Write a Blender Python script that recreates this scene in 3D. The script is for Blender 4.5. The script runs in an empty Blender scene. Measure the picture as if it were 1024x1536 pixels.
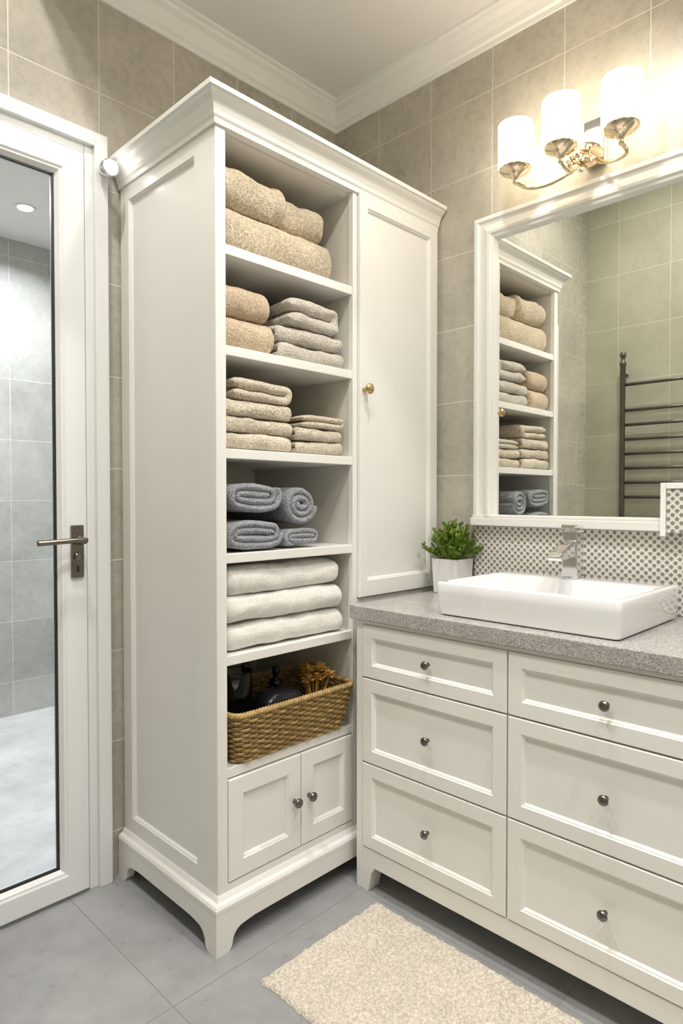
import bpy, bmesh, math, random
from mathutils import Vector, noise, Matrix
random.seed(4)
sc = bpy.context.scene
COL = sc.collection
PI = math.pi

# ------------------------------------------------------------------ materials
def new_mat(name):
    m = bpy.data.materials.new(name); m.use_nodes = True
    nt = m.node_tree
    b = nt.nodes.get('Principled BSDF')
    return m, nt, b
def N(nt, t, **kw):
    n = nt.nodes.new(t)
    for k, v in kw.items(): setattr(n, k, v)
    return n
def math_n(nt, op, a, b=None, c=None):
    n = N(nt, 'ShaderNodeMath', operation=op)
    for i, v in enumerate((a, b, c)):
        if v is None: continue
        if isinstance(v, (int, float)): n.inputs[i].default_value = v
        else: nt.links.new(v, n.inputs[i])
    return n.outputs[0]
def mixc(nt, fac, a, b, mode='MIX'):
    n = N(nt, 'ShaderNodeMix', data_type='RGBA', blend_type=mode)
    for idx, v in ((0, fac), (6, a), (7, b)):
        if isinstance(v, (int, float)): n.inputs[idx].default_value = v
        elif isinstance(v, tuple): n.inputs[idx].default_value = (*v[:3], 1)
        else: nt.links.new(v, n.inputs[idx])
    return n.outputs[2]
def noise_n(nt, vec, scale, detail=4, rough=.55):
    n = N(nt, 'ShaderNodeTexNoise'); n.inputs['Scale'].default_value = scale
    n.inputs['Detail'].default_value = detail; n.inputs['Roughness'].default_value = rough
    nt.links.new(vec, n.inputs['Vector']); return n.outputs['Fac']
def ramp(nt, fac, p0, c0, p1, c1):
    r = N(nt, 'ShaderNodeValToRGB'); e = r.color_ramp.elements
    e[0].position = p0; e[0].color = (*c0, 1); e[1].position = p1; e[1].color = (*c1, 1)
    nt.links.new(fac, r.inputs[0]); return r.outputs[0]
def bump(nt, b, h, strength, dist):
    n = N(nt, 'ShaderNodeBump'); n.inputs['Strength'].default_value = strength
    n.inputs['Distance'].default_value = dist
    nt.links.new(h, n.inputs['Height']); nt.links.new(n.outputs[0], b.inputs['Normal'])
def pos(nt): return N(nt, 'ShaderNodeNewGeometry').outputs['Position']

def simple(name, col, rough=.5, metal=0, var=.06, vscale=6, bs=0, bscale=200, coat=0):
    m, nt, b = new_mat(name)
    p = pos(nt)
    f = noise_n(nt, p, vscale)
    d = tuple(c * (1 - var) for c in col); l = tuple(min(1, c * (1 + var)) for c in col)
    nt.links.new(ramp(nt, f, .3, d, .7, l), b.inputs['Base Color'])
    b.inputs['Roughness'].default_value = rough; b.inputs['Metallic'].default_value = metal
    b.inputs['Coat Weight'].default_value = coat
    if bs: bump(nt, b, noise_n(nt, p, bscale, 2), bs, .001)
    return m

def tile_mat(name, ua, va, w, h, pu, pv, c1, c2, mortar, rough=.28, ms=.0017, cloud=.14, cscale=4, bmp=.5):
    m, nt, b = new_mat(name)
    p = pos(nt)
    s = N(nt, 'ShaderNodeSeparateXYZ'); nt.links.new(p, s.inputs[0])
    cb = N(nt, 'ShaderNodeCombineXYZ')
    nt.links.new(math_n(nt, 'ADD', s.outputs[ua], 40 * w - pu), cb.inputs[0])
    nt.links.new(math_n(nt, 'ADD', s.outputs[va], 40 * h - pv), cb.inputs[1])
    br = N(nt, 'ShaderNodeTexBrick', offset=0, squash=1)
    nt.links.new(cb.outputs[0], br.inputs['Vector'])
    br.inputs['Color1'].default_value = (*c1, 1); br.inputs['Color2'].default_value = (*c2, 1)
    br.inputs['Mortar'].default_value = (*mortar, 1)
    br.inputs['Scale'].default_value = 1; br.inputs['Mortar Size'].default_value = ms
    br.inputs['Mortar Smooth'].default_value = .2
    br.inputs['Brick Width'].default_value = w; br.inputs['Row Height'].default_value = h
    n1 = noise_n(nt, p, cscale, 8, .65); n2 = noise_n(nt, p, cscale * 9, 5, .7)
    v1 = ramp(nt, n1, .32, (1 - cloud,) * 3, .68, (1 + cloud * .3,) * 3)
    v2 = ramp(nt, n2, .3, (1 - cloud * .42,) * 3, .7, (1, 1, 1))
    c = mixc(nt, 1.0, br.outputs['Color'], v1, 'MULTIPLY')
    c = mixc(nt, 1.0, c, v2, 'MULTIPLY')
    c = mixc(nt, br.outputs['Fac'], c, mortar)
    nt.links.new(c, b.inputs['Base Color'])
    r = math_n(nt, 'MULTIPLY_ADD', n2, .18, rough - .09)
    r = math_n(nt, 'MULTIPLY_ADD', br.outputs['Fac'], .4, r)
    nt.links.new(r, b.inputs['Roughness'])
    hgt = math_n(nt, 'SUBTRACT', math_n(nt, 'MULTIPLY', n2, .15), br.outputs['Fac'])
    bump(nt, b, hgt, bmp, .0015)
    return m

def cloth(name, col, scale=330, strength=.9, dark=.62, dist=.003, knit=False):
    m, nt, b = new_mat(name)
    p = pos(nt)
    v = N(nt, 'ShaderNodeTexVoronoi'); v.inputs['Scale'].default_value = scale
    if knit:
        mp = N(nt, 'ShaderNodeMapping'); mp.inputs['Scale'].default_value = (1, 1, 1.7)
        nt.links.new(p, mp.inputs[0]); nt.links.new(mp.outputs[0], v.inputs['Vector'])
    else: nt.links.new(p, v.inputs['Vector'])
    n = noise_n(nt, p, scale * .5, 3, .7)
    f = math_n(nt, 'SUBTRACT', n, math_n(nt, 'MULTIPLY', v.outputs['Distance'], .6))
    dk = tuple(c * dark for c in col); lt = tuple(min(1, c * 1.12) for c in col)
    big = noise_n(nt, p, 14, 3)
    c = ramp(nt, f, .0, dk, .42, lt)
    c = mixc(nt, 1.0, c, ramp(nt, big, .3, (.88,) * 3, .7, (1, 1, 1)), 'MULTIPLY')
    nt.links.new(c, b.inputs['Base Color'])
    b.inputs['Roughness'].default_value = .95
    b.inputs['Sheen Weight'].default_value = .4
    b.inputs['Specular IOR Level'].default_value = .15
    bump(nt, b, f, strength, dist)
    return m

M_PAINT = simple('white_paint', (.835, .828, .80), .36, var=.010, vscale=3, coat=.12)
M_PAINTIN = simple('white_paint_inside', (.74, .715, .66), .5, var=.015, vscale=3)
M_DOORP = simple('door_white', (.80, .81, .815), .3, var=.01, vscale=3, coat=.2)
M_CEIL = simple('ceiling_paint', (.82, .81, .795), .8, var=.01, vscale=2)
M_CROWN = simple('crown_paint', (.90, .895, .88), .5, var=.01, vscale=3)
TC1, TC2, TM = (.52, .49, .415), (.57, .535, .455), (.74, .71, .64)
M_TBACK = tile_mat('tile_back', 0, 2, .25, .276, .124, .413, TC1, TC2, TM, cloud=.22)
M_TRIGHT = tile_mat('tile_right', 1, 2, .245, .25, .16, .23, TC1, TC2, TM, cloud=.22)
M_TLEFT = tile_mat('tile_left', 1, 2, .31, .34, .1, .2, (.43, .42, .32), (.47, .46, .355), (.60, .59, .48), rough=.16)
M_TREAR = tile_mat('tile_rear', 0, 2, .30, .30, .1, .2, TC1, TC2, TM)
M_TSHOW = tile_mat('tile_shower', 0, 2, .235, .32, .035, .18, (.53, .53, .50), (.59, .59, .56), (.76, .76, .74), cloud=.22)
M_TSHOWY = tile_mat('tile_shower_side', 1, 2, .235, .32, .035, .18, (.53, .53, .50), (.59, .59, .56), (.76, .76, .74), cloud=.22)
M_FLOOR = tile_mat('floor_tile', 0, 1, .62, .62, .14, .04, (.365, .37, .38), (.395, .40, .41), (.26, .25, .24), rough=.30, ms=.002, cloud=.28, cscale=2.2, bmp=.4)
M_SFLOOR = tile_mat('floor_shower', 0, 1, .9, .9, .6, .1, (.76, .77, .78), (.78, .79, .80), (.7, .7, .7), rough=.3, cloud=.3, cscale=3)
M_CHROME = simple('chrome', (.78, .78, .80), .1, 1, var=.02)
M_WARMCH = simple('warm_polished_nickel', (.80, .67, .47), .14, 1, var=.08, vscale=40)
M_BRASS = simple('brass', (.62, .46, .24), .25, 1, var=.05)
M_STEEL = simple('dark_steel', (.20, .195, .19), .22, 1, var=.1)
M_NICKEL = simple('dark_nickel', (.22, .195, .165), .26, 1, var=.1)
M_RAD = simple('radiator_bronze', (.13, .115, .10), .38, .6, var=.1)
M_BLACK = simple('black_gasket', (.02, .02, .022), .4)
M_BLACKG = simple('black_gloss', (.012, .012, .015), .08)
M_CERAM = simple('white_ceramic', (.84, .84, .86), .07, var=.005, coat=.5)
M_POT = simple('pot_ceramic', (.82, .82, .82), .35, var=.01)
M_SOIL = simple('soil', (.05, .035, .02), .9, var=.4, vscale=100)

# quartz
m, nt, b = new_mat('quartz'); p = pos(nt)
v = N(nt, 'ShaderNodeTexVoronoi'); v.inputs['Scale'].default_value = 480; nt.links.new(p, v.inputs['Vector'])
s_ = N(nt, 'ShaderNodeSeparateColor'); nt.links.new(v.outputs['Color'], s_.inputs[0])
c = ramp(nt, s_.outputs[0], .1, (.26, .255, .245), .95, (.60, .59, .565))
c = mixc(nt, 1.0, c, ramp(nt, noise_n(nt, p, 9), .3, (.85,) * 3, .7, (1, 1, 1)), 'MULTIPLY')
nt.links.new(c, b.inputs['Base Color']); b.inputs['Roughness'].default_value = .22
M_QUARTZ = m
# mosaic
m, nt, b = new_mat('mosaic'); p = pos(nt)
s_ = N(nt, 'ShaderNodeSeparateXYZ'); nt.links.new(p, s_.inputs[0])
PER = .0215
u = math_n(nt, 'MULTIPLY', s_.outputs[1], 2 * PI / PER); w = math_n(nt, 'MULTIPLY', s_.outputs[2], 2 * PI / PER)
a = math_n(nt, 'COSINE', math_n(nt, 'ADD', u, w)); bb = math_n(nt, 'COSINE', math_n(nt, 'SUBTRACT', u, w))
f = math_n(nt, 'ADD', a, bb)
uu = math_n(nt, 'COSINE', math_n(nt, 'MULTIPLY', u, 2)); ww_ = math_n(nt, 'COSINE', math_n(nt, 'MULTIPLY', w, 2))
f3 = math_n(nt, 'MULTIPLY_ADD', math_n(nt, 'MULTIPLY', uu, ww_), -.45, f)
f3 = math_n(nt, 'MULTIPLY_ADD', noise_n(nt, p, 190, 2), 1.1, f3)
c = ramp(nt, math_n(nt, 'MULTIPLY_ADD', f3, .2, .4), .46, (.78, .765, .725), .68, (.27, .255, .215))
nt.links.new(c, b.inputs['Base Color']); b.inputs['Roughness'].default_value = .2
bump(nt, b, f, .3, .001)
M_MOSAIC = m
# mirror
m, nt, b = new_mat('mirror_glass'); b.inputs['Metallic'].default_value = 1
b.inputs['Roughness'].default_value = 0.0; b.inputs['Base Color'].default_value = (.86, .87, .83, 1)
M_MIRROR = m
# thin clear glass
m, nt, b = new_mat('clear_glass')
tr = N(nt, 'ShaderNodeBsdfTransparent'); tr.inputs[0].default_value = (.95, .965, .97, 1)
gl = N(nt, 'ShaderNodeBsdfGlossy'); gl.inputs['Roughness'].default_value = .01
fr = N(nt, 'ShaderNodeFresnel'); fr.inputs[0].default_value = 1.45
mx = N(nt, 'ShaderNodeMixShader'); nt.links.new(fr.outputs[0], mx.inputs[0])
nt.links.new(tr.outputs[0], mx.inputs[1]); nt.links.new(gl.outputs[0], mx.inputs[2])
nt.links.new(mx.outputs[0], nt.nodes['Material Output'].inputs[0])
M_GLASS = m
def emis(name, col, st):
    m, nt, b = new_mat(name)
    b.inputs['Base Color'].default_value = (.8, .8, .8, 1)
    b.inputs['Emission Color'].default_value = (*col, 1); b.inputs['Emission Strength'].default_value = st
    return m
M_SHADE = emis('opal_shade', (1, .84, .63), 7.5)
M_LED = emis('led', (1, .96, .9), 8)
M_FILL = emis('added_fill_diffuser', (1, .97, .94), 8)  # glow of the added fill light behind the camera

T_BEIGE = cloth('towel_beige', (.72, .57, .40))
T_KNIT = cloth('knit_beige', (.78, .66, .48), 210, 1.0, .6, .004, True)
T_GREIGE = cloth('towel_greige', (.72, .665, .58))
T_CREAM = cloth('towel_cream', (.76, .67, .53), 300)
T_GREY = cloth('towel_grey', (.37, .39, .43), 300, 1.0, .55)
T_WHITE = cloth('towel_white', (.88, .86, .82), 420, .5, .85, .0015)
M_RUG = cloth('rug_wool', (.78, .705, .60), 200, .8, .72, .004)
M_WICK = simple('wicker', (.30, .19, .065), .5, var=.45, vscale=70, bs=.5, bscale=300)
M_WICK2 = simple('wicker_light', (.42, .29, .11), .5, var=.35, vscale=50, bs=.5, bscale=300)
m, nt, b = new_mat('leaf'); p = pos(nt)
nt.links.new(ramp(nt, noise_n(nt, p, 60, 3), .3, (.045, .13, .012), .7, (.30, .42, .06)), b.inputs['Base Color'])
b.inputs['Roughness'].default_value = .45
M_LEAF = m
M_DRY = simple('dried_petals', (.60, .35, .09), .8, var=.4, vscale=60)

# ------------------------------------------------------------------ mesh helpers
def obj_from(name, verts, faces, mat, parent=None, smooth=False):
    me = bpy.data.meshes.new(name); me.from_pydata([tuple(v) for v in verts], [], faces)
    bm = bmesh.new(); bm.from_mesh(me); bmesh.ops.recalc_face_normals(bm, faces=bm.faces); bm.to_mesh(me); bm.free()
    if mat: me.materials.append(mat)
    if smooth: me.polygons.foreach_set('use_smooth', [True] * len(me.polygons))
    o = bpy.data.objects.new(name, me); COL.objects.link(o)
    if parent: o.parent = parent
    return o
def empty(name):
    e = bpy.data.objects.new(name, None); COL.objects.link(e); e.empty_display_size = .1; return e
def boxes(name, lst, mat, parent=None, bevel=.0015):
    bm = bmesh.new()
    for (x0, x1, y0, y1, z0, z1) in lst:
        g = bmesh.ops.create_cube(bm, size=1)
        for v in g['verts']:
            v.co = Vector(((x0 + x1) / 2 + v.co.x * (x1 - x0), (y0 + y1) / 2 + v.co.y * (y1 - y0), (z0 + z1) / 2 + v.co.z * (z1 - z0)))
    if bevel: bmesh.ops.bevel(bm, geom=bm.edges[:], offset=bevel, segments=2, affect='EDGES', profile=.6)
    me = bpy.data.meshes.new(name); bm.to_mesh(me); bm.free(); me.materials.append(mat)
    o = bpy.data.objects.new(name, me); COL.objects.link(o)
    if parent: o.parent = parent
    return o
def box(name, x0, x1, y0, y1, z0, z1, mat, parent=None, bevel=.0015):
    return boxes(name, [(x0, x1, y0, y1, z0, z1)], mat, parent, bevel)
def loft(rings, closed_ring=True, cap0=True, cap1=True):
    n = len(rings[0]); V = [p for r in rings for p in r]; F = []
    for j in range(len(rings) - 1):
        for i in range(n if closed_ring else n - 1):
            k = (i + 1) % n
            F.append((j * n + i, j * n + k, (j + 1) * n + k, (j + 1) * n + i))
    if cap0: F.append(tuple(range(n - 1, -1, -1)))
    if cap1: F.append(tuple((len(rings) - 1) * n + i for i in range(n)))
    return V, F
def shaker(name, O, U, V, Nn, w, h, mat, parent=None, th=.018, bd=(.04, .04, .04, .04), depth=.009):
    O, U, V, Nn = Vector(O), Vector(U), Vector(V), Vector(Nn)
    l, r, b_, t = bd
    def ring(il, ir, ib, it, n):
        return [O + U * a + V * c + Nn * n for a, c in ((il, ib), (w - ir, ib), (w - ir, h - it), (il, h - it))]
    R = [ring(0, 0, 0, 0, 0), ring(0, 0, 0, 0, th - .002), ring(.002, .002, .002, .002, th),
         ring(l, r, b_, t, th), ring(l + .002, r + .002, b_ + .002, t + .002, th - .003),
         ring(l + .005, r + .005, b_ + .005, t + .005, th - .004), ring(l + .009, r + .009, b_ + .009, t + .009, th - depth)]
    v, f = loft(R); return obj_from(name, v, f, mat, parent)
def lathe(name, prof, loc, axis, mat, parent=None, n=28):
    axis = Vector(axis).normalized(); q = Vector((0, 0, 1)).rotation_difference(axis)
    R = []
    for r, z in prof:
        R.append([Vector(loc) + q @ Vector((r * math.cos(2 * PI * i / n), r * math.sin(2 * PI * i / n), z)) for i in range(n)])
    v, f = loft(R); return obj_from(name, v, f, mat, parent, True)
def tube_geo(pts, rad, n=8, closed=False):
    pts = [Vector(p) for p in pts]; L = len(pts); R = []
    up = Vector((0, 0, 1)); prev = None
    for i, p in enumerate(pts):
        if closed: t = pts[(i + 1) % L] - pts[i - 1]
        else: t = pts[min(i + 1, L - 1)] - pts[max(i - 1, 0)]
        t.normalize()
        if prev is None:
            a = t.cross(up)
            if a.length < .1: a = t.cross(Vector((1, 0, 0)))
        else: a = prev - t * prev.dot(t)
        a.normalize(); prev = a; c = t.cross(a)
        rr = rad[i] if isinstance(rad, (list, tuple)) else rad
        R.append([p + (a * math.cos(2 * PI * k / n) + c * math.sin(2 * PI * k / n)) * rr for k in range(n)])
    if closed: R.append(R[0]); 
    return loft(R, True, not closed, not closed)
def merge(geos):
    V, F = [], []
    for v, f in geos:
        o = len(V); V += list(v); F += [tuple(i + o for i in q) for q in f]
    return V, F
def tube(name, pts, rad, mat, parent=None, n=10, closed=False):
    v, f = tube_geo(pts, rad, n, closed); return obj_from(name, v, f, mat, parent, True)
def sweep(name, path, offs, prof, mat, parent=None, closed=False, smooth=False, updir=(0, 0, 1)):
    up = Vector(updir); R = []
    for p, o in zip(path, offs):
        R.append([Vector(p) + Vector(o) * a + up * c for a, c in prof])
    if closed: R.append(R[0])
    v, f = loft(R, True, not closed, not closed); return obj_from(name, v, f, mat, parent, smooth)
def spline(pts, n=8):
    pts = [Vector(p) for p in pts]; out = []
    P = [pts[0]] + pts + [pts[-1]]
    for i in range(1, len(P) - 2):
        for k in range(n):
            t = k / n; a, b_, c_, d = P[i - 1], P[i], P[i + 1], P[i + 2]
            out.append(.5 * ((2 * b_) + (c_ - a) * t + (2 * a - 5 * b_ + 4 * c_ - d) * t * t + (3 * b_ - a - 3 * c_ + d) * t ** 3))
    out.append(pts[-1]); return out

# ------------------------------------------------------------------ room
XR, YB, ZC, XL, YF = 1.86, 1.86, 2.70, -.50, -1.6
ZH, XS = 3.35, .62      # raised ceiling bay on the left side
box('floor', XL - .1, XR + .1, YF - .1, YB + .0, -.06, 0, M_FLOOR, bevel=0)
box('floor_shower', -.7, 1.8, YB, 3.73, -.06, .0, M_SFLOOR, bevel=0)
boxes('ceiling', [(XS, XR + .1, YF - .1, YB + .1, ZC, ZC + .06), (XL - .1, XS, YF - .1, YB + .1, ZH, ZH + .06), (XS, XS + .05, YF - .1, YB + .1, ZC + .06, ZH + .06)], M_CEIL, bevel=0)
boxes('wall_back', [(XL - .1, -.03, YB, YB + .1, 0, ZH), (.87, XR + .1, YB, YB + .1, 0, ZH), (-.03, .87, YB, YB + .1, 2.195, ZH)], M_TBACK, bevel=0)
box('wall_right', XR, XR + .1, YF - .1, YB, 0, ZC, M_TRIGHT, bevel=0)
box('wall_left', XL - .1, XL, YF - .1, YB, 0, ZH, M_TLEFT, bevel=0)
box('wall_front', XL, XR, YF - .1, YF, 0, ZH, M_TREAR, bevel=0)
box('wall_shower_back', -.7, 1.8, 3.63, 3.73, 0, 2.51, M_TSHOW, bevel=0)
box('wall_shower_right', 1.7, 1.8, YB + .1, 3.63, 0, 2.51, M_TSHOWY, bevel=0)
box('wall_shower_left', -.7, -.6, YB + .1, 3.63, 0, 2.51, M_TSHOWY, bevel=0)
box('ceiling_shower', -.7, 1.8, YB + .1, 3.73, 2.51, 2.57, M_CEIL, bevel=0)
cp = [(0, -.085), (.006, -.085), (.008, -.07), (.016, -.066), (.022, -.05), (.036, -.03), (.052, -.02), (.058, -.012), (.068, -.010), (.07, 0), (0, 0)]
sweep('trim_crown', [(XS, YB, ZC), (XR, YB, ZC), (XR, YF, ZC), (XS, YF, ZC)], [(0, -1, 0), (-1, -1, 0), (-1, 1, 0), (0, 1, 0)], cp, M_CROWN)

# ------------------------------------------------------------------ glass door
D = empty('door_1')
fy0, fy1 = 1.832, 1.93
boxes('frame', [(.82, .868, fy0 + .01, fy1, 0, 2.19), (-.028, .02, fy0 + .01, fy1, 0, 2.19), (.02, .82, fy0 + .01, fy1, 2.142, 2.19)], M_DOORP, D, .003)
boxes('casing', [(.845, .885, fy0 - .004, 1.858, 0, 2.208), (-.045, -.005, fy0 - .004, 1.858, 0, 2.208), (-.005, .845, fy0 - .004, 1.858, 2.168, 2.208)], M_DOORP, D, .003)
lprof = [(0, 0), (0, .036), (.003, .04), (.060, .04), (.066, .036), (.070, .036), (.080, .024), (.082, .02), (.082, 0)]
LX0, LX1, LZ0, LZ1 = .024, .816, .012, 2.138
sweep('leaf_frame', [(LX0, 1.872, LZ0), (LX1, 1.872, LZ0), (LX1, 1.872, LZ1), (LX0, 1.872, LZ1)],
      [(1, 0, 1), (-1, 0, 1), (-1, 0, -1), (1, 0, -1)], lprof, M_DOORP, D, closed=True, updir=(0, -1, 0))
gx0, gx1, gz0, gz1 = LX0 + .08, LX1 - .08, LZ0 + .08, LZ1 - .08
box('glass_pane', gx0, gx1, 1.857, 1.861, gz0, gz1, M_GLASS, D, 0)
boxes('gasket', [(gx0 - .001, gx0 + .006, 1.848, 1.857, gz0, gz1), (gx1 - .007, gx1 + .001, 1.848, 1.857, gz0, gz1),
                 (gx0, gx1, 1.848, 1.857, gz0 - .001, gz0 + .006), (gx0, gx1, 1.848, 1.857, gz1 - .006, gz1 + .001)], M_BLACK, D, .001)
hx = .785
box('handle_plate', hx - .018, hx + .018, 1.823, 1.833, .925, 1.075, M_NICKEL, D, .003)
lathe('handle_rose', [(.0, 0), (.013, 0), (.013, .02), (.009, .028), (.009, .045), (0, .045)], (hx, 1.824, 1.032), (0, -1, 0), M_NICKEL, D)
tube('handle_lever', spline([(hx + .008, 1.782, 1.033), (hx - .02, 1.780, 1.034), (hx - .07, 1.782, 1.032), (hx - .125, 1.786, 1.030)]), .0075, M_NICKEL, D)
lathe('handle_cylinder', [(0, 0), (.012, 0), (.012, .006), (.005, .007), (0, .007)], (hx, 1.824, .985), (0, -1, 0), M_STEEL, D)
box('keyhole', hx - .003, hx + .003, 1.820, 1.824, .94, .96, M_BLACK, D, .0008)

# ------------------------------------------------------------------ tall cabinet
C = empty('linen_cabinet')
CX0, CX1, CY0, CY1 = .935, 1.853, 1.357, 1.853
ZT = 2.09
SH = [1.794, 1.54, 1.278, 1.009, .746, .456]
shaker('side_panel', (CX0 + .02, CY1, .125), (0, -1, 0), (0, 0, 1), (-1, 0, 0), CY1 - CY0, ZT - .125, M_PAINT, C, .02, (.05, .095, .06, .055), .010)
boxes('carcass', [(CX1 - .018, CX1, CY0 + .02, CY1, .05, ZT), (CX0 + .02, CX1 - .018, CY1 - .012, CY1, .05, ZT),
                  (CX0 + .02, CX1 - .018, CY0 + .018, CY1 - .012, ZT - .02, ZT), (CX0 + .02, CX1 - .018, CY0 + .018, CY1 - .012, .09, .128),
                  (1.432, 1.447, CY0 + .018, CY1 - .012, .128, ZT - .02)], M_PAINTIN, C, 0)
for i, z in enumerate(SH):
    box('shelf_%d' % (i + 1), CX0 + .021, 1.432, CY0 + .004, CY1 - .012, z - .025, z, M_PAINT, C, .002)
boxes('face_frame', [(CX0 + .001, .965, CY0, CY0 + .02, .125, ZT), (1.430, 1.449, CY0, CY0 + .02, .125, ZT),
                     (.965, 1.430, CY0, CY0 + .02, .125, .160), (1.846, 1.853, CY0, CY0 + .02, .8, ZT),
                     (1.449, 1.853, CY0 + .001, CY0 + .02, .05, .842), (.965, 1.43, CY0, CY0 + .02, ZT - .012, ZT)], M_PAINT, C, .0015)
shaker('tall_door', (1.4505, CY0 + .018, .846), (1, 0, 0), (0, 0, 1), (0, -1, 0), .394, ZT - .846 - .003, M_PAINT, C, .03, (.034, .04, .05, .045), .010)
shaker('small_door_left', (.967, CY0 + .018, .163), (1, 0, 0), (0, 0, 1), (0, -1, 0), .248, .264, M_PAINT, C, .02, (.045, .045, .045, .045), .010)
shaker('small_door_right', (1.2175, CY0 + .018, .163), (1, 0, 0), (0, 0, 1), (0, -1, 0), .211, .264, M_PAINT, C, .02, (.045, .04, .045, .045), .010)
ccp = [(0, -.012), (.006, -.012), (.008, 0), (.012, .006), (.014, .016), (.022, .034), (.034, .044), (.037, .050), (.044, .052), (.044, .064), (0, .064)]
sweep('crown', [(CX0, CY1, ZT), (CX0, CY0, ZT), (CX1, CY0, ZT)], [(-1, 0, 0), (-1, -1, 0), (0, -1, 0)], ccp, M_PAINT, C)
box('top_board', CX0, CX1, CY0, CY1, ZT, ZT + .062, M_PAINT, C, 0)
def foot_outline(L, h=.112, fa=.045, fb=.045):
    def side(fl):
        pts = [(0, 0), (fl - .006, 0), (fl, .006)]
        for k in range(9):
            a = k / 8 * PI / 2
            pts.append((fl + .004 + .038 * (1 - math.cos(a)), .014 + .040 * math.sin(a)))
        return pts + [(fl + .075, .058)]
    return side(fa) + [(L - x, z) for x, z in reversed(side(fb))] + [(L, h), (0, h)]
def board(name, outline, O, U, Nn, th, mat, parent, bev=.002):
    O, U, Nn = Vector(O), Vector(U), Vector(Nn); n = len(outline)
    V = [O + U * a + Vector((0, 0, c)) for a, c in outline] + [O + U * a + Vector((0, 0, c)) + Nn * th for a, c in outline]
    F = [(i, (i + 1) % n, n + (i + 1) % n, n + i) for i in range(n)] + [tuple(range(n)), tuple(range(2 * n - 1, n - 1, -1))]
    o = obj_from(name, V, F, mat, parent)
    if bev:
        m_ = o.modifiers.new('b', 'BEVEL'); m_.width = bev; m_.segments = 2; m_.limit_method = 'ANGLE'
    return o
bx0, by0 = CX0 - .020, CY0 - .020
board('base_front', foot_outline(CX1 - bx0), (bx0, by0, 0), (1, 0, 0), (0, 1, 0), .026, M_PAINT, C, 0)
board('base_side', foot_outline(CY1 - by0 - .026, fa=.019), (bx0, by0 + .026, 0), (0, 1, 0), (1, 0, 0), .026, M_PAINT, C, 0)
bp = [(-.02, -.004), (.021, -.004), (.021, .006), (.017, .013), (.008, .017), (.003, .026), (0, .03), (-.02, .03)]
sweep('base_moulding', [(CX0, CY1, .112), (CX0, CY0, .112), (CX1, CY0, .112)], [(-1, 0, 0), (-1, -1, 0), (0, -1, 0)], bp, M_PAINT, C)
kprof = [(0, 0), (.007, 0), (.006, .004), (.0045, .009), (.006, .013), (.0125, .016), (.0145, .020), (.0135, .024), (.009, .027), (.005, .028), (0, .0285)]
def knob(loc, ax, mat, parent, s=1): return lathe('knob', [(r * s, z * s) for r, z in kprof], loc, ax, mat, parent, 24)
lathe('knob_plate', [(0, 0), (.009, 0), (.008, .003), (0, .003)], (1.468, CY0 - .012, 1.485), (0, -1, 0), M_BRASS, C)
knob((1.468, CY0 - .012, 1.485), (0, -1, 0), M_BRASS, C, 1.15)
knob((1.190, CY0 - .002, .300), (0, -1, 0), M_STEEL, C, .95)
knob((1.245, CY0 - .002, .300), (0, -1, 0), M_STEEL, C, .95)

# ------------------------------------------------------------------ vanity
Vn = empty('bathroom_vanity')
VX = 1.387
boxes('carcass', [(VX + .014, 1.855, .302, 1.298, .09, .796)], M_PAINT, Vn, .001)
boxes('face_frame', [(VX, VX + .02, 1.276, 1.30, .077, .796), (VX, VX + .02, .30, .324, .077, .796), (VX, VX + .02, .324, 1.276, .077, .128),
                     (VX, VX + .02, .324, 1.276, .785, .796)], M_PAINT, Vn, .0015)
board('leg_front_left', [(0, 0), (.045, 0), (.050, .02), (.056, .055), (.07, .074), (.07, .08), (0, .08)], (VX, 1.30, 0), (0, -1, 0), (1, 0, 0), .05, M_PAINT, Vn)
board('leg_front_right', [(0, 0), (.045, 0), (.050, .02), (.056, .055), (.07, .074), (.07, .08), (0, .08)], (VX, .30, 0), (0, 1, 0), (1, 0, 0), .05, M_PAINT, Vn)
boxes('legs_back', [(1.80, 1.85, 1.25, 1.30, 0, .09), (1.80, 1.85, .30, .35, 0, .09)], M_PAINT, Vn)
rows = [(.631, .784), (.382, .627), (.131, .378)]
k = 0
for ya, yb in ((1.274, .8025), (.7985, .326)):
    for z0, z1 in rows:
        k += 1
        shaker('drawer_%d' % k, (VX + .014, ya, z0), (0, -1, 0), (0, 0, 1), (-1, 0, 0), ya - yb, z1 - z0, M_PAINT, Vn, .017, (.036,) * 4, .009)
        knob((VX - .003, (ya + yb) / 2 - .002, (z0 + z1) / 2), (-1, 0, 0), M_STEEL, Vn, .82)
box('countertop', 1.373, 1.858, .285, 1.318, .797, .837, M_QUARTZ, Vn, .003)
bs = empty('backsplash')
box('mosaic_panel', 1.849, 1.859, .2, 1.195, .838, 1.060, M_MOSAIC, bs, .001)
box('mosaic_upstand', 1.822, 1.859, .2, .585, 1.0605, 1.175, M_MOSAIC, bs, .001)
boxes('edge_trim', [(1.818, 1.859, .586, .600, 1.050, 1.192), (1.818, 1.859, .2, .586, 1.176, 1.192)], M_CROWN, bs, .002)

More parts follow.
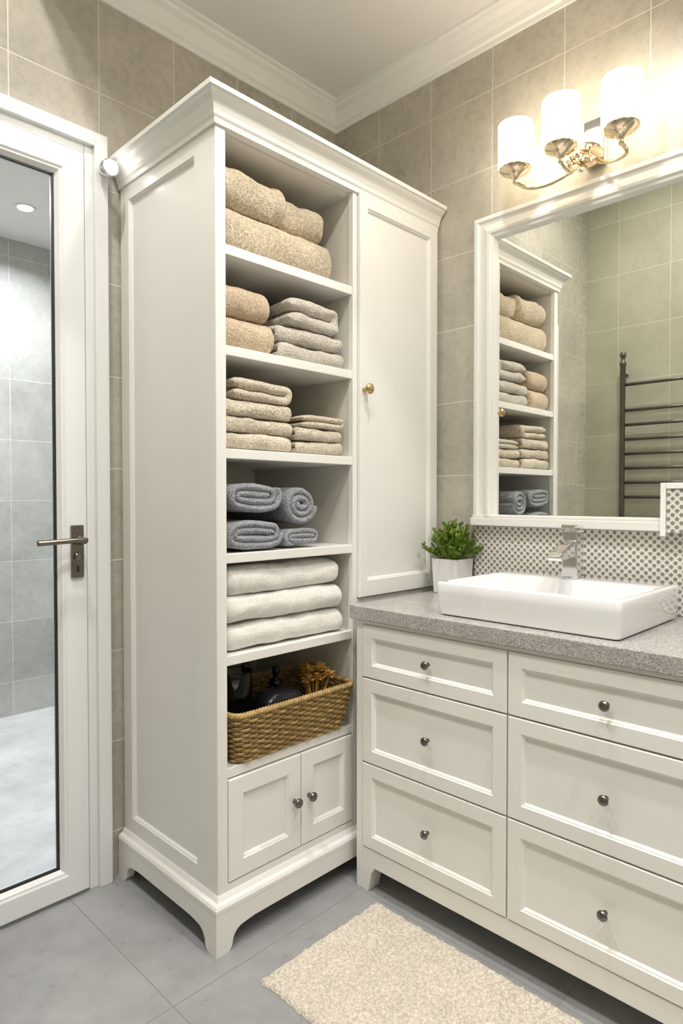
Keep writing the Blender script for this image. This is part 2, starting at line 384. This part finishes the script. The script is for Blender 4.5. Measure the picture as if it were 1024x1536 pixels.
# sink
def rrect(cx, cy, hx_, hy_, r, z, n=8):
    out = []
    for qx, qy, a0 in ((1, 1, 0), (-1, 1, PI / 2), (-1, -1, PI), (1, -1, 3 * PI / 2)):
        for k_ in range(n + 1):
            a = a0 + k_ / n * PI / 2
            out.append(Vector((cx + qx * (hx_ - r) + r * math.cos(a), cy + qy * (hy_ - r) + r * math.sin(a), z)))
    return out
scx, scy, shx, shy = 1.615, .793, .195, .247
Z0, Z1 = .8375, .927
R = [rrect(scx, scy, shx - .012, shy - .012, .012, Z0), rrect(scx, scy, shx - .006, shy - .006, .014, Z0 + .004),
     rrect(scx, scy, shx, shy, .014, Z1 - .03), rrect(scx, scy, shx, shy, .014, Z1 - .005), rrect(scx, scy, shx - .002, shy - .002, .013, Z1 - .0015),
     rrect(scx, scy, shx - .005, shy - .005, .012, Z1)]
bcx = scx - .048
for ins, z in ((0, Z1), (.003, Z1 - .001), (.006, Z1 - .006), (.012, Z1 - .035), (.022, Z1 - .055), (.045, Z1 - .064), (.1, Z1 - .068)):
    R.append(rrect(bcx, scy, shx - .060 - ins, shy - .014 - ins, max(.03 - ins * .2, .01), z))
v_, f_ = loft(R)
S = empty('vessel_sink')
so = obj_from('basin', v_, f_, M_CERAM, S, True)
mod = so.modifiers.new('es', 'EDGE_SPLIT'); mod.split_angle = math.radians(50)
lathe('drain', [(0, 0), (.024, 0), (.024, .003), (.018, .005), (0, .005)], (bcx, scy, Z1 - .068), (0, 0, 1), M_CHROME, S)

Fc = empty('faucet'); fx, fyy = 1.735, .80
lathe('base', [(0, 0), (.028, 0), (.028, .004), (.025, .006), (0, .006)], (fx, fyy, Z1), (0, 0, 1), M_CHROME, Fc)
box('body', fx - .023, fx + .021, fyy - .022, fyy + .022, Z1 + .004, 1.062, M_CHROME, Fc, .004)
V_ = [(fx - .015, 1.040), (fx - .05, 1.024), (fx - .11, 1.004), (fx - .116, .992), (fx - .110, .984), (fx - .015, .992)]
n_ = len(V_); VV = [Vector((a, fyy - .018, c)) for a, c in V_] + [Vector((a, fyy + .018, c)) for a, c in V_]
o = obj_from('spout', VV, [(i, (i + 1) % n_, n_ + (i + 1) % n_, n_ + i) for i in range(n_)] + [tuple(range(n_)), tuple(range(2 * n_ - 1, n_ - 1, -1))], M_CHROME, Fc)
mo = o.modifiers.new('b', 'BEVEL'); mo.width = .003; mo.segments = 3
o = box('lever', -.035, .025, -.019, .019, 0, .012, M_CHROME, Fc, .003); o.location = (fx, fyy, 1.065); o.rotation_euler = (0, math.radians(4), 0)

# ------------------------------------------------------------------ mirror
Mr = empty('wall_mirror')
mz0, mz1, my1, my0 = 1.062, 2.066, 1.193, .15
mp_ = [(0, 0), (0, .020), (.004, .026), (.016, .028), (.022, .022), (.030, .021), (.044, .025), (.054, .031), (.062, .030), (.068, .024), (.074, .022), (.080, .012), (.082, .006), (.082, 0)]
sweep('frame', [(1.859, my1, mz0 + .03), (1.859, my1, mz1), (1.859, my0, mz1), (1.859, my0, mz0 + .13)],
      [(0, -1, 0), (0, -1, -1), (0, 1, -1), (0, 1, 0)], mp_, M_PAINT, Mr, updir=(-1, 0, 0))
boxes('sill', [(1.826, 1.859, .601, my1 + .004, mz0, mz0 + .026), (1.832, 1.859, .601, my1, mz0 + .026, mz0 + .036)], M_PAINT, Mr, .003)
obj_from('glass', [(1.852, my1 - .075, mz0 + .03), (1.852, .592, mz0 + .03), (1.852, .592, 1.185), (1.852, my0 + .07, 1.185), (1.852, my0 + .07, mz1 - .07), (1.852, my1 - .075, mz1 - .07)],
         [(0, 1, 2, 3, 4, 5)], M_MIRROR, Mr)
boxes('backing', [(1.8525, 1.859, .6, my1 - .07, mz0 + .03, 1.19), (1.8525, 1.859, my0 + .065, my1 - .07, 1.195, mz1 - .065)], M_BLACK, Mr, 0)

# ------------------------------------------------------------------ vanity light
Lg = empty('vanity_wall_light')
box('backplate', 1.838, 1.859, .765, .825, 2.105, 2.235, M_CHROME, Lg, .003)
lathe('rosette', [(0, 0), (.03, 0), (.034, .012), (.026, .02), (.03, .03), (.018, .042), (.022, .05), (.01, .062), (0, .064)], (1.838, .800, 2.130), (-1, 0, 0), M_WARMCH, Lg)
zs0 = 2.125; SHH = .125
for k, (lx, ly) in enumerate(((1.735, .985), (1.715, .835), (1.735, .678))):
    n = 40; R = []
    for r, z in ((.0, .0), (.040, 0), (.047, .002), (.050, .006), (.0505, SHH - .001), (.0485, SHH), (.047, SHH - .002), (.047, .01), (.0, .008)):
        R.append([Vector((lx + r * math.cos(2 * PI * i / n), ly + r * math.sin(2 * PI * i / n), zs0 + z)) for i in range(n)])
    v_, f_ = loft(R, True, False, False); obj_from('shade_%d' % (k + 1), v_, f_, M_SHADE, Lg, True)
    lathe('cup_%d' % (k + 1), [(0, -.048), (.006, -.047), (.009, -.042), (.005, -.036), (.010, -.031), (.014, -.025), (.024, -.020), (.040, -.012), (.046, -.004), (.047, 0), (0, 0)], (lx, ly, zs0), (0, 0, 1), M_WARMCH, Lg)
    s = 1 if ly > .805 else -1
    if k == 1: pts = [(1.83, .805, 2.13), (1.79, .81, 2.09), (1.74, .825, 2.065), (lx, ly, 2.085)]
    else: pts = [(1.83, .805 + s * .01, 2.125), (1.80, .805 + s * .05, 2.085), (1.765, .805 + s * .10, 2.058), (1.74, .805 + s * .14, 2.056), (lx, ly, 2.083)]
    tube('arm_%d' % (k + 1), spline(pts), .0055, M_WARMCH, Lg)
for k in range(30):
    a = random.random() * 2 * PI; r = random.uniform(.005, .042)
    lathe('crystal_%d' % k, [(0, -.008), (.007, -.003), (.008, .002), (.004, .008), (0, .01)], (1.80 - random.random() * .04, .81 + r * math.cos(a), 2.100 + r * math.sin(a)), (random.uniform(-1, 1), random.uniform(-1, 1), 1), M_CHROME if k % 3 == 0 else M_WARMCH, Lg, 6)

Sp = empty('wall_spotlight')
spx, spz = .872, 2.100
lathe('mount', [(0, 0), (.010, 0), (.010, .012), (.020, .016), (.022, .034), (0, .034)], (spx - .004, 1.8275, spz), (0, -1, 0), M_CHROME, Sp)
lathe('globe', [(0, 0), (.014, .003), (.018, .012), (.018, .018), (.012, .028), (0, .032)], (spx - .001, 1.7935, spz), (0, -1, 0), M_LED, Sp)
tube('bezel', [(spx + .0215 * math.cos(a_ * PI / 16), 1.785, spz + .0215 * math.sin(a_ * PI / 16)) for a_ in range(32)], .003, M_CHROME, Sp, 8, True)

# ------------------------------------------------------------------ towels
def smooth_noise(p, seed, a1, s1, a2, s2):
    q = Vector(p) + Vector((seed * 3.1, seed * 1.7, seed * 2.3))
    return noise.noise_vector(q * s1) * a1 + noise.noise_vector(q * s2) * a2
def strip_geo(path, t, e0, e1, plane, seed=0, a1=.004, rnd=None, zmin=None, M=26):
    n = len(path); P = [Vector((a, b_)) for a, b_ in path]; nor = []
    for i in range(n):
        d = P[min(i + 1, n - 1)] - P[max(i - 1, 0)]; d.normalize(); nor.append(Vector((-d.y, d.x)))
    rnd = rnd or t * .6
    st = [0, .08, .25, .5, .75, 1]
    es = [(s * rnd, max(.12, math.sqrt(max(0, 1 - (1 - s) ** 2)))) for s in st]
    L = e1 - e0
    sts = [(e0 + a, w) for a, w in es] + [(e0 + rnd + (L - 2 * rnd) * k_ / M, 1) for k_ in range(1, M)] + [(e1 - a, w) for a, w in reversed(es)]
    V = []
    for e, w in sts:
        for sgn in (1, -1):
            for i in range(n):
                ww = w * (1 if 0 < i < n - 1 else .5)
                q = P[i] + nor[i] * (sgn * t / 2 * ww)
                p3 = Vector((e, q.x, q.y)) if plane == 'YZ' else Vector((q.x, e, q.y))
                d = smooth_noise(p3, seed, a1, 9, a1 * .6, 28)
                p3 = p3 + d
                if zmin is not None and p3.z < zmin: p3.z = zmin
                V.append(p3)
    F = []; K = 2 * n
    for j in range(len(sts) - 1):
        a, b_ = j * K, (j + 1) * K
        for i in range(n - 1):
            F.append((a + i, a + i + 1, b_ + i + 1, b_ + i)); F.append((a + n + i, b_ + n + i, b_ + n + i + 1, a + n + i + 1))
        F.append((a, b_, b_ + n, a + n)); F.append((a + n - 1, a + 2 * n - 1, b_ + 2 * n - 1, b_ + n - 1))
    for a in (0, (len(sts) - 1) * K):
        for i in range(n - 1): F.append((a + i, a + n + i, a + n + i + 1, a + i + 1))
    return V, F
TEX = {}
def fluff(o, size=.006, strength=.0032, levels=2):
    key = size
    if key not in TEX:
        t = bpy.data.textures.new('pile_%g' % size, 'CLOUDS'); t.noise_scale = size; t.noise_depth = 2; t.noise_basis = 'ORIGINAL_PERLIN'; TEX[key] = t
    s = o.modifiers.new('sub', 'SUBSURF'); s.levels = levels; s.render_levels = levels
    d = o.modifiers.new('pile', 'DISPLACE'); d.texture = TEX[key]; d.strength = strength; d.mid_level = .5; d.texture_coords = 'LOCAL'
    return o
def lin(a, b_, step=.02):
    n = max(2, int(abs(b_[0] - a[0]) / step)); return [(a[0] + (b_[0] - a[0]) * k_ / n, a[1] + (b_[1] - a[1]) * k_ / n) for k_ in range(n)]
def upath(open_, fold, zc, r, pw=.78):
    s = 1 if fold > open_ else -1
    c = fold - s * r
    p = lin((open_, zc - r), (c, zc - r))
    for k_ in range(13):
        a = -PI / 2 + PI * k_ / 12; sn = math.sin(a)
        p.append((c + s * r * abs(math.cos(a)) ** pw, zc + r * (1 if sn > 0 else -1) * abs(sn) ** pw))
    p += lin((c, zc + r), (open_, zc + r))[1:] + [(open_, zc + r)]
    return p
def fold(name, mode, x0, x1, y0, y1, z0, h, mat, seed, layers=2, a1=.003, fl=.0032, fs=.006, rk=.9):
    G = []; t0 = h / (2 * layers)
    t = t0 * .99; zc = z0 + h / 2
    for k_ in range(layers):
        r = h / 2 - t0 * (k_ + .5)
        if mode == 'front': G.append(strip_geo(upath(y1, y0 + t0 * (k_ + .5), zc, r), t, x0, x1, 'YZ', seed, a1, t * rk, z0 + .0015))
        elif mode == 'right': G.append(strip_geo(upath(x0 + t, x1 - t0 * (k_ + .5), zc, r), t, y0 + .002 * k_, y1, 'XZ', seed, a1, t * .6, z0 + .0015))
        else: G.append(strip_geo(upath(x1 - t, x0 + t0 * (k_ + .5), zc, r), t, y0 + .002 * k_, y1, 'XZ', seed, a1, t * .6, z0 + .0015))
    v_, f_ = merge(G); return fluff(obj_from(name, v_, f_, mat, None, True), fs, fl)
def roll(name, cx, z0, w, h, y0, y1, mat, seed, turns=3, start=0.0):
    t = min(w, h) / 2 / (turns + .45); n = int(turns * 30); path = []
    for i in range(n + 1):
        f = i / n; a = start + f * turns * 2 * PI
        r = t * .10 + (min(w, h) / 2 - t * .60) * f
        ex = max(0, (w - h) / 2)
        x = r * math.cos(a); sx = (1 if x > 0 else -1) * ex * min(1, abs(math.cos(a)) * 1.6)
        path.append((cx + x + sx, z0 + h / 2 + r * math.sin(a)))
    v_, f_ = strip_geo(path, t * 1.0, y0, y1, 'XZ', seed, .0035, t * .6, z0 + .0015, 18)
    return fluff(obj_from(name, v_, f_, mat, None, True), .006, .0036, 1)

e = .0015
z = SH[0] + e
fold('folded_blanket', 'front', .970, 1.385, 1.385, 1.80, z, .118, T_KNIT, 1, 1, .008, .003, .007, .34)
fold('folded_blanket', 'front', .970, 1.200, 1.39, 1.79, z + .120, .112, T_KNIT, 2, 1, .009, .003, .007, .4)
fold('folded_blanket', 'front', 1.185, 1.365, 1.405, 1.79, z + .119, .098, T_KNIT, 3, 1, .009, .003, .007, .6)
z = SH[1] + e
fold('folded_towel', 'front', .970, 1.145, 1.375, 1.75, z, .083, T_BEIGE, 5, 1, .005, rk=.45)
fold('folded_towel', 'front', .970, 1.135, 1.38, 1.75, z + .084, .085, T_BEIGE, 6, 1, .005, rk=.45)
fold('folded_towel', 'front', 1.158, 1.418, 1.375, 1.74, z, .046, T_GREIGE, 7, 1, .0045, rk=.8)
fold('folded_towel', 'front', 1.155, 1.415, 1.378, 1.74, z + .046, .048, T_GREIGE, 8, 1, .0055, rk=.8)
fold('folded_towel', 'right', 1.150, 1.408, 1.375, 1.74, z + .094, .082, T_GREIGE, 9, 1, .010)
z = SH[2] + e
hs = (.044, .042, .044, .060); zz = z
for k in range(4):
    fold('folded_towel', ('front', 'front', 'front', 'right')[k], .970, 1.205 + .006 * (k % 2), 1.372 + .003 * (k % 2), 1.74, zz, hs[k] - .0005, T_CREAM, 11 + k, 1, .006, rk=.8)
    zz += hs[k]
for k in range(3):
    fold('folded_towel', ('front', 'front', 'right')[k], 1.222, 1.415 - .004 * (k % 2), 1.376, 1.72, z + .0375 * k, .037, T_CREAM, 17 + k, 1, .005, rk=.8)
z = SH[3] + e
roll('rolled_towel', 1.070, z, .198, .094, 1.366, 1.70, T_GREY, 21, 2, PI * .0)
roll('rolled_towel', 1.068, z + .096, .192, .100, 1.366, 1.70, T_GREY, 22, 2, PI * .2)
roll('rolled_towel', 1.243, z, .140, .062, 1.372, 1.70, T_GREY, 23, 1.6, .5)
roll('rolled_towel', 1.235, z + .064, .136, .122, 1.372, 1.70, T_GREY, 24, 2.6, 2.4)
z = SH[4] + e
fold('folded_towel', 'front', .985, 1.410, 1.372, 1.78, z, .071, T_WHITE, 31, 1, .006, .0015, .005, .7)
fold('folded_towel', 'front', .978, 1.408, 1.368, 1.78, z + .072, .073, T_WHITE, 32, 1, .006, .0015, .005, .7)
fold('folded_towel', 'front', .980, 1.395, 1.372, 1.78, z + .145, .075, T_WHITE, 33, 1, .008, .0015, .005, .7)

# ------------------------------------------------------------------ basket
B = empty('wicker_basket')
bcx_, bcy_ = 1.195, 1.475; zb = SH[5] + .0045; BH = .128
def per(f, z):
    g = z / BH; hx_, hy_, r = .196 + .026 * g, .118 + .024 * g, .03
    hx_ = min(hx_, .222)
    L1, L2, La = 2 * (hx_ - r), 2 * (hy_ - r), PI / 2 * r
    T = 2 * (L1 + L2) + 4 * La; s = (f % 1) * T
    segs = [(L1, 'l', (-hx_ + r, -hy_), (1, 0)), (La, 'a', (hx_ - r, -hy_ + r), -PI / 2), (L2, 'l', (hx_, -hy_ + r), (0, 1)), (La, 'a', (hx_ - r, hy_ - r), 0),
            (L1, 'l', (hx_ - r, hy_), (-1, 0)), (La, 'a', (-hx_ + r, hy_ - r), PI / 2), (L2, 'l', (-hx_, hy_ - r), (0, -1)), (La, 'a', (-hx_ + r, -hy_ + r), PI)]
    for L, k_, o_, d in segs:
        if s <= L:
            if k_ == 'l':
                return Vector((o_[0] + d[0] * s, o_[1] + d[1] * s, z)), Vector((d[1], -d[0], 0))
            a = d + s / r; return Vector((o_[0] + r * math.cos(a), o_[1] + r * math.sin(a), z)), Vector((math.cos(a), math.sin(a), 0))
        s -= L
    return Vector((-hx_ + r, -hy_, z)), Vector((0, -1, 0))
base = Vector((bcx_, bcy_, zb)); NS = 56; G1, G2 = [], []
for k in range(NS):
    f = k / NS; pts = []
    for j in range(7):
        p_, n_v = per(f, BH * j / 6); pts.append(base + p_)
    G2.append(tube_geo(pts, .0022, 6))
NR = 17
for r_ in range(NR):
    z_ = .003 + (BH - .010) * r_ / (NR - 1); pts = []
    for i in range(NS * 5):
        f = i / (NS * 5); p_, n_v = per(f, z_)
        pts.append(base + p_ + n_v * (.0038 * math.cos(PI * (f * NS + r_))))
    (G1 if r_ % 3 else G2).append(tube_geo(pts, .0038, 6, True))
for ph in (0, PI * 2 / 3, PI * 4 / 3):
    pts = []
    for i in range(360):
        f = i / 360; p_, n_v = per(f, BH); a = f * 2 * PI * 46 + ph
        pts.append(base + p_ + n_v * (.0045 * math.cos(a)) + Vector((0, 0, .004 + .0045 * math.sin(a))))
    G2.append(tube_geo(pts, .0042, 6, True))
v_, f_ = merge(G1); obj_from('weave', v_, f_, M_WICK, B, True)
v_, f_ = merge(G2); obj_from('stakes_and_rim', v_, f_, M_WICK2, B, True)
v_, f_ = loft([rrect(bcx_, bcy_, .195, .117, .03, zb - .001), rrect(bcx_, bcy_, .195, .117, .03, zb + .004)]); obj_from('bottom', v_, f_, M_WICK, B)
zb2 = zb + .006
J = empty('glass_jar')
lathe('jar_body', [(0, 0), (.038, 0), (.043, .004), (.047, .210), (.045, .216), (.043, .214), (.041, .01), (0, .008)], (1.047, 1.435, zb2), (0, 0, 1), M_GLASS, J)
lathe('jar_fill', [(0, 0), (.036, 0), (.040, .165), (0, .168)], (1.047, 1.435, zb2 + .011), (0, 0, 1), simple('bath_salt', (.5, .5, .48), .6, var=.3, vscale=200), J)
for (x, y, w, h_, mt, nm) in ((1.115, 1.53, .022, .165, M_BLACKG, 'cosmetic_bottle'), (1.165, 1.55, .02, .20, M_BLACKG, 'cosmetic_bottle'), (1.02, 1.56, .024, .17, M_BLACKG, 'cosmetic_bottle'), (1.260, 1.52, .02, .170, M_BLACKG, 'perfume_bottle')):
    lathe(nm, [(0, 0), (w, 0), (w * 1.05, .003), (w * 1.05, h_ * .72), (w * .85, h_ * .78), (w * .4, h_ * .82), (w * .4, h_ * .86), (w * .55, h_ * .865), (w * .55, h_), (0, h_)], (x, y, zb2), (0, 0, 1), mt)
v_, f_ = loft([rrect(1.185, 1.425, .07 * s_, .045 * s_, .02, zb2 + z_) for s_, z_ in ((.85, 0), (1, .01), (1, .08), (.98, .115), (.80, .130), (.55, .138))])
V3 = [Vector(q) + smooth_noise(q, 50, .005, 14, .002, 50) * (1 if q.z > zb2 + .01 else 0) for q in v_]
obj_from('toiletry_pouch', V3, f_, M_BLACKG, None, True)
G = []
for fl in range(18):
    c_ = Vector((1.345 + random.uniform(-.035, .045), 1.44 + random.uniform(-.06, .06), zb2 + random.uniform(.13, .165)))
    G.append(tube_geo([Vector((1.34, 1.44, zb2)), (c_ + Vector((1.34, 1.44, zb2))) / 2, c_], .002, 5))
    for k in range(20):
        a = 2 * PI * k / 20 + random.random(); el = random.uniform(-.2, 1.3); L = random.uniform(.016, .026)
        d = Vector((math.cos(a) * math.cos(el), math.sin(a) * math.cos(el), math.sin(el))); s_ = d.cross(Vector((0, 0, 1))).normalized() * .0065
        up_ = s_.cross(d).normalized() * .003
        G.append(([c_, c_ + d * L * .6 + s_ + up_, c_ + d * L, c_ + d * L * .6 - s_ + up_], [(0, 1, 2), (0, 2, 3)]))
v_, f_ = merge(G); obj_from('dried_flowers', v_, f_, M_DRY)

# ------------------------------------------------------------------ plant
Pl = empty('potted_plant'); px_, py_ = 1.795, 1.245; pz = .8375
R = [rrect(px_, py_, a, a, .006, pz + z_) for a, z_ in ((.044, 0), (.046, .002), (.0505, .110), (.051, .114), (.047, .114), (.046, .098))]
v_, f_ = loft(R); obj_from('pot', v_, f_, M_POT, Pl)
box('soil', px_ - .044, px_ + .044, py_ - .044, py_ + .044, pz + .094, pz + .101, M_SOIL, Pl, .001)
G = []
for k in range(90):
    a = random.random() * 2 * PI; el = random.uniform(.1, 1.5)
    d = Vector((math.cos(a) * math.cos(el), math.sin(a) * math.cos(el), math.sin(el)))
    r = random.uniform(.075, .108)
    b0 = Vector((px_ + d.x * .025, py_ + d.y * .025, pz + .10))
    tip = Vector((px_, py_, pz + .125)) + Vector((d.x * r * .92, d.y * r * .92, d.z * r * 1.0))
    if tip.x > 1.848: tip.x = 1.848
    if tip.y > 1.325: tip.y = 1.325
    G.append(tube_geo([b0, (b0 + tip) / 2 + Vector((0, 0, .01)), tip], .0012, 4))
    for q in range(24):
        f = random.uniform(.3, 1.05); c_ = b0.lerp(tip, f) + Vector((0, 0, .01 * (1 - f)))
        ld = (d * .9 + Vector((random.uniform(-1, 1), random.uniform(-1, 1), random.uniform(-.2, 1)))).normalized(); L = random.uniform(.012, .02)
        s_ = ld.cross(Vector((random.random(), random.random(), 1))).normalized() * L * .3; nn = s_.cross(ld).normalized() * L * .12
        lf = [c_, c_ + ld * L * .45 + s_ + nn, c_ + ld * L, c_ + ld * L * .45 - s_ + nn, c_ + ld * L * .5]
        lf = [Vector((min(w.x, 1.855), min(w.y, 1.335), w.z)) for w in lf]
        G.append((lf, [(0, 1, 4), (1, 2, 4), (2, 3, 4), (3, 0, 4)]))
v_, f_ = merge(G); obj_from('foliage', v_, f_, M_LEAF, Pl)

# ------------------------------------------------------------------ rug
rx0, rx1, ry0, ry1 = .945, 1.362, .25, 1.200; nx, ny = 170, 380; V = []
for j in range(ny + 1):
    for i in range(nx + 1):
        x = rx0 + (rx1 - rx0) * i / nx; y = ry0 + (ry1 - ry0) * j / ny
        ed = min(i, nx - i, j * 1.0, ny - j) / 4; ed = min(1, ed)
        q = Vector((x, y, 0))
        h_ = .010 + .004 * noise.noise(q * 120) + .002 * noise.noise(q * 240) + .003 * noise.noise(q * 22)
        o_ = noise.noise_vector(q * 60) * (.004 if ed < 1 else .0015)
        V.append(Vector((x + o_.x, y + o_.y, .0008 if ed == 0 else max(.003, h_ * math.sqrt(ed)))))
F = [(j * (nx + 1) + i, j * (nx + 1) + i + 1, (j + 1) * (nx + 1) + i + 1, (j + 1) * (nx + 1) + i) for j in range(ny) for i in range(nx)]
obj_from('bath_rug', V, F, M_RUG, None, True)

# ------------------------------------------------------------------ towel radiator (seen in the mirror)
Rd = empty('towel_radiator'); rx = XL + .075
for k, y in enumerate((1.08, 1.59)):
    lathe('post_%d' % k, [(0, .78), (.014, .78), (.016, .79), (.016, 1.98), (.020, 1.985), (.020, 2.0), (.012, 2.01), (.012, 2.03), (.018, 2.035), (.018, 2.06), (0, 2.07)], (rx, y, 0), (0, 0, 1), M_RAD, Rd)
    for q, z_ in enumerate((.85, 1.93)):
        tube('bracket_%d%d' % (k, q), [(rx, y, z_), (XL + .002, y, z_)], .009, M_RAD, Rd)
for k, z_ in enumerate((.86, .93, 1.0, 1.16, 1.25, 1.34, 1.43, 1.52, 1.61, 1.70, 1.86)):
    tube('rung_%d' % k, [(rx, 1.08, z_), (rx, 1.59, z_)], .010, M_RAD, Rd)

# ------------------------------------------------------------------ lamps
def downlight(x, y, z, power, col=(1, .96, .91), size=.09, spread=2.6):
    d = empty('downlight')
    lathe('trim_ring', [(.033, -.002), (.046, -.004), (.048, 0), (.033, 0)], (x, y, z - .0005), (0, 0, 1), M_CROWN, d)
    lathe('led_disc', [(0, 0), (.033, 0), (.033, .0015), (0, .0015)], (x, y, z - .0035), (0, 0, 1), M_LED, d)
    l = bpy.data.lights.new('lamp', 'AREA'); l.shape = 'DISK'; l.size = size; l.energy = power; l.color = col; l.spread = spread
    o = bpy.data.objects.new('lamp', l); COL.objects.link(o); o.location = (x, y, z - .012); o.parent = d
for x, y, z, p in ((.30, 1.15, ZH, 16), (1.1, .75, ZC, 8), (1.1, -.1, ZC, 9), (.1, .2, ZH, 16), (.1, -.9, ZH, 10)):
    downlight(x, y, z, p)
SC_ = (.97, .985, 1)
downlight(1.138, 3.19, 2.51, 13, SC_); downlight(.35, 3.0, 2.51, 13, SC_); downlight(.5, 2.3, 2.51, 10, SC_)
CL = empty('added_fill_lamp')  # unseen fill light, added behind the camera to brighten the room
lathe('diffuser', [(0, -.05), (.17, -.05), (.21, -.04), (.22, -.02), (.22, -.004), (0, -.004)], (1.0, -.75, ZC), (0, 0, 1), M_FILL, CL, 48)
lathe('rim', [(.22, -.02), (.23, -.02), (.23, 0), (.22, 0)], (1.0, -.75, ZC - .001), (0, 0, 1), M_CHROME, CL, 48)

w = bpy.data.worlds.new('World'); sc.world = w; w.use_nodes = True
w.node_tree.nodes['Background'].inputs[0].default_value = (.8, .85, .9, 1); w.node_tree.nodes['Background'].inputs[1].default_value = .3

# ------------------------------------------------------------------ camera
cam = bpy.data.cameras.new('Camera'); co = bpy.data.objects.new('Camera', cam); COL.objects.link(co)
cam.sensor_fit = 'VERTICAL'; cam.sensor_height = 36; cam.lens = 969 / 1536 * 36; cam.clip_start = .02
co.location = (0, 0, 1.15); co.rotation_euler = (math.radians(90 - 1.18), 0, math.radians(44.5 - 90))
sc.camera = co
sc.view_settings.view_transform = 'Standard'; sc.view_settings.exposure = 0.22
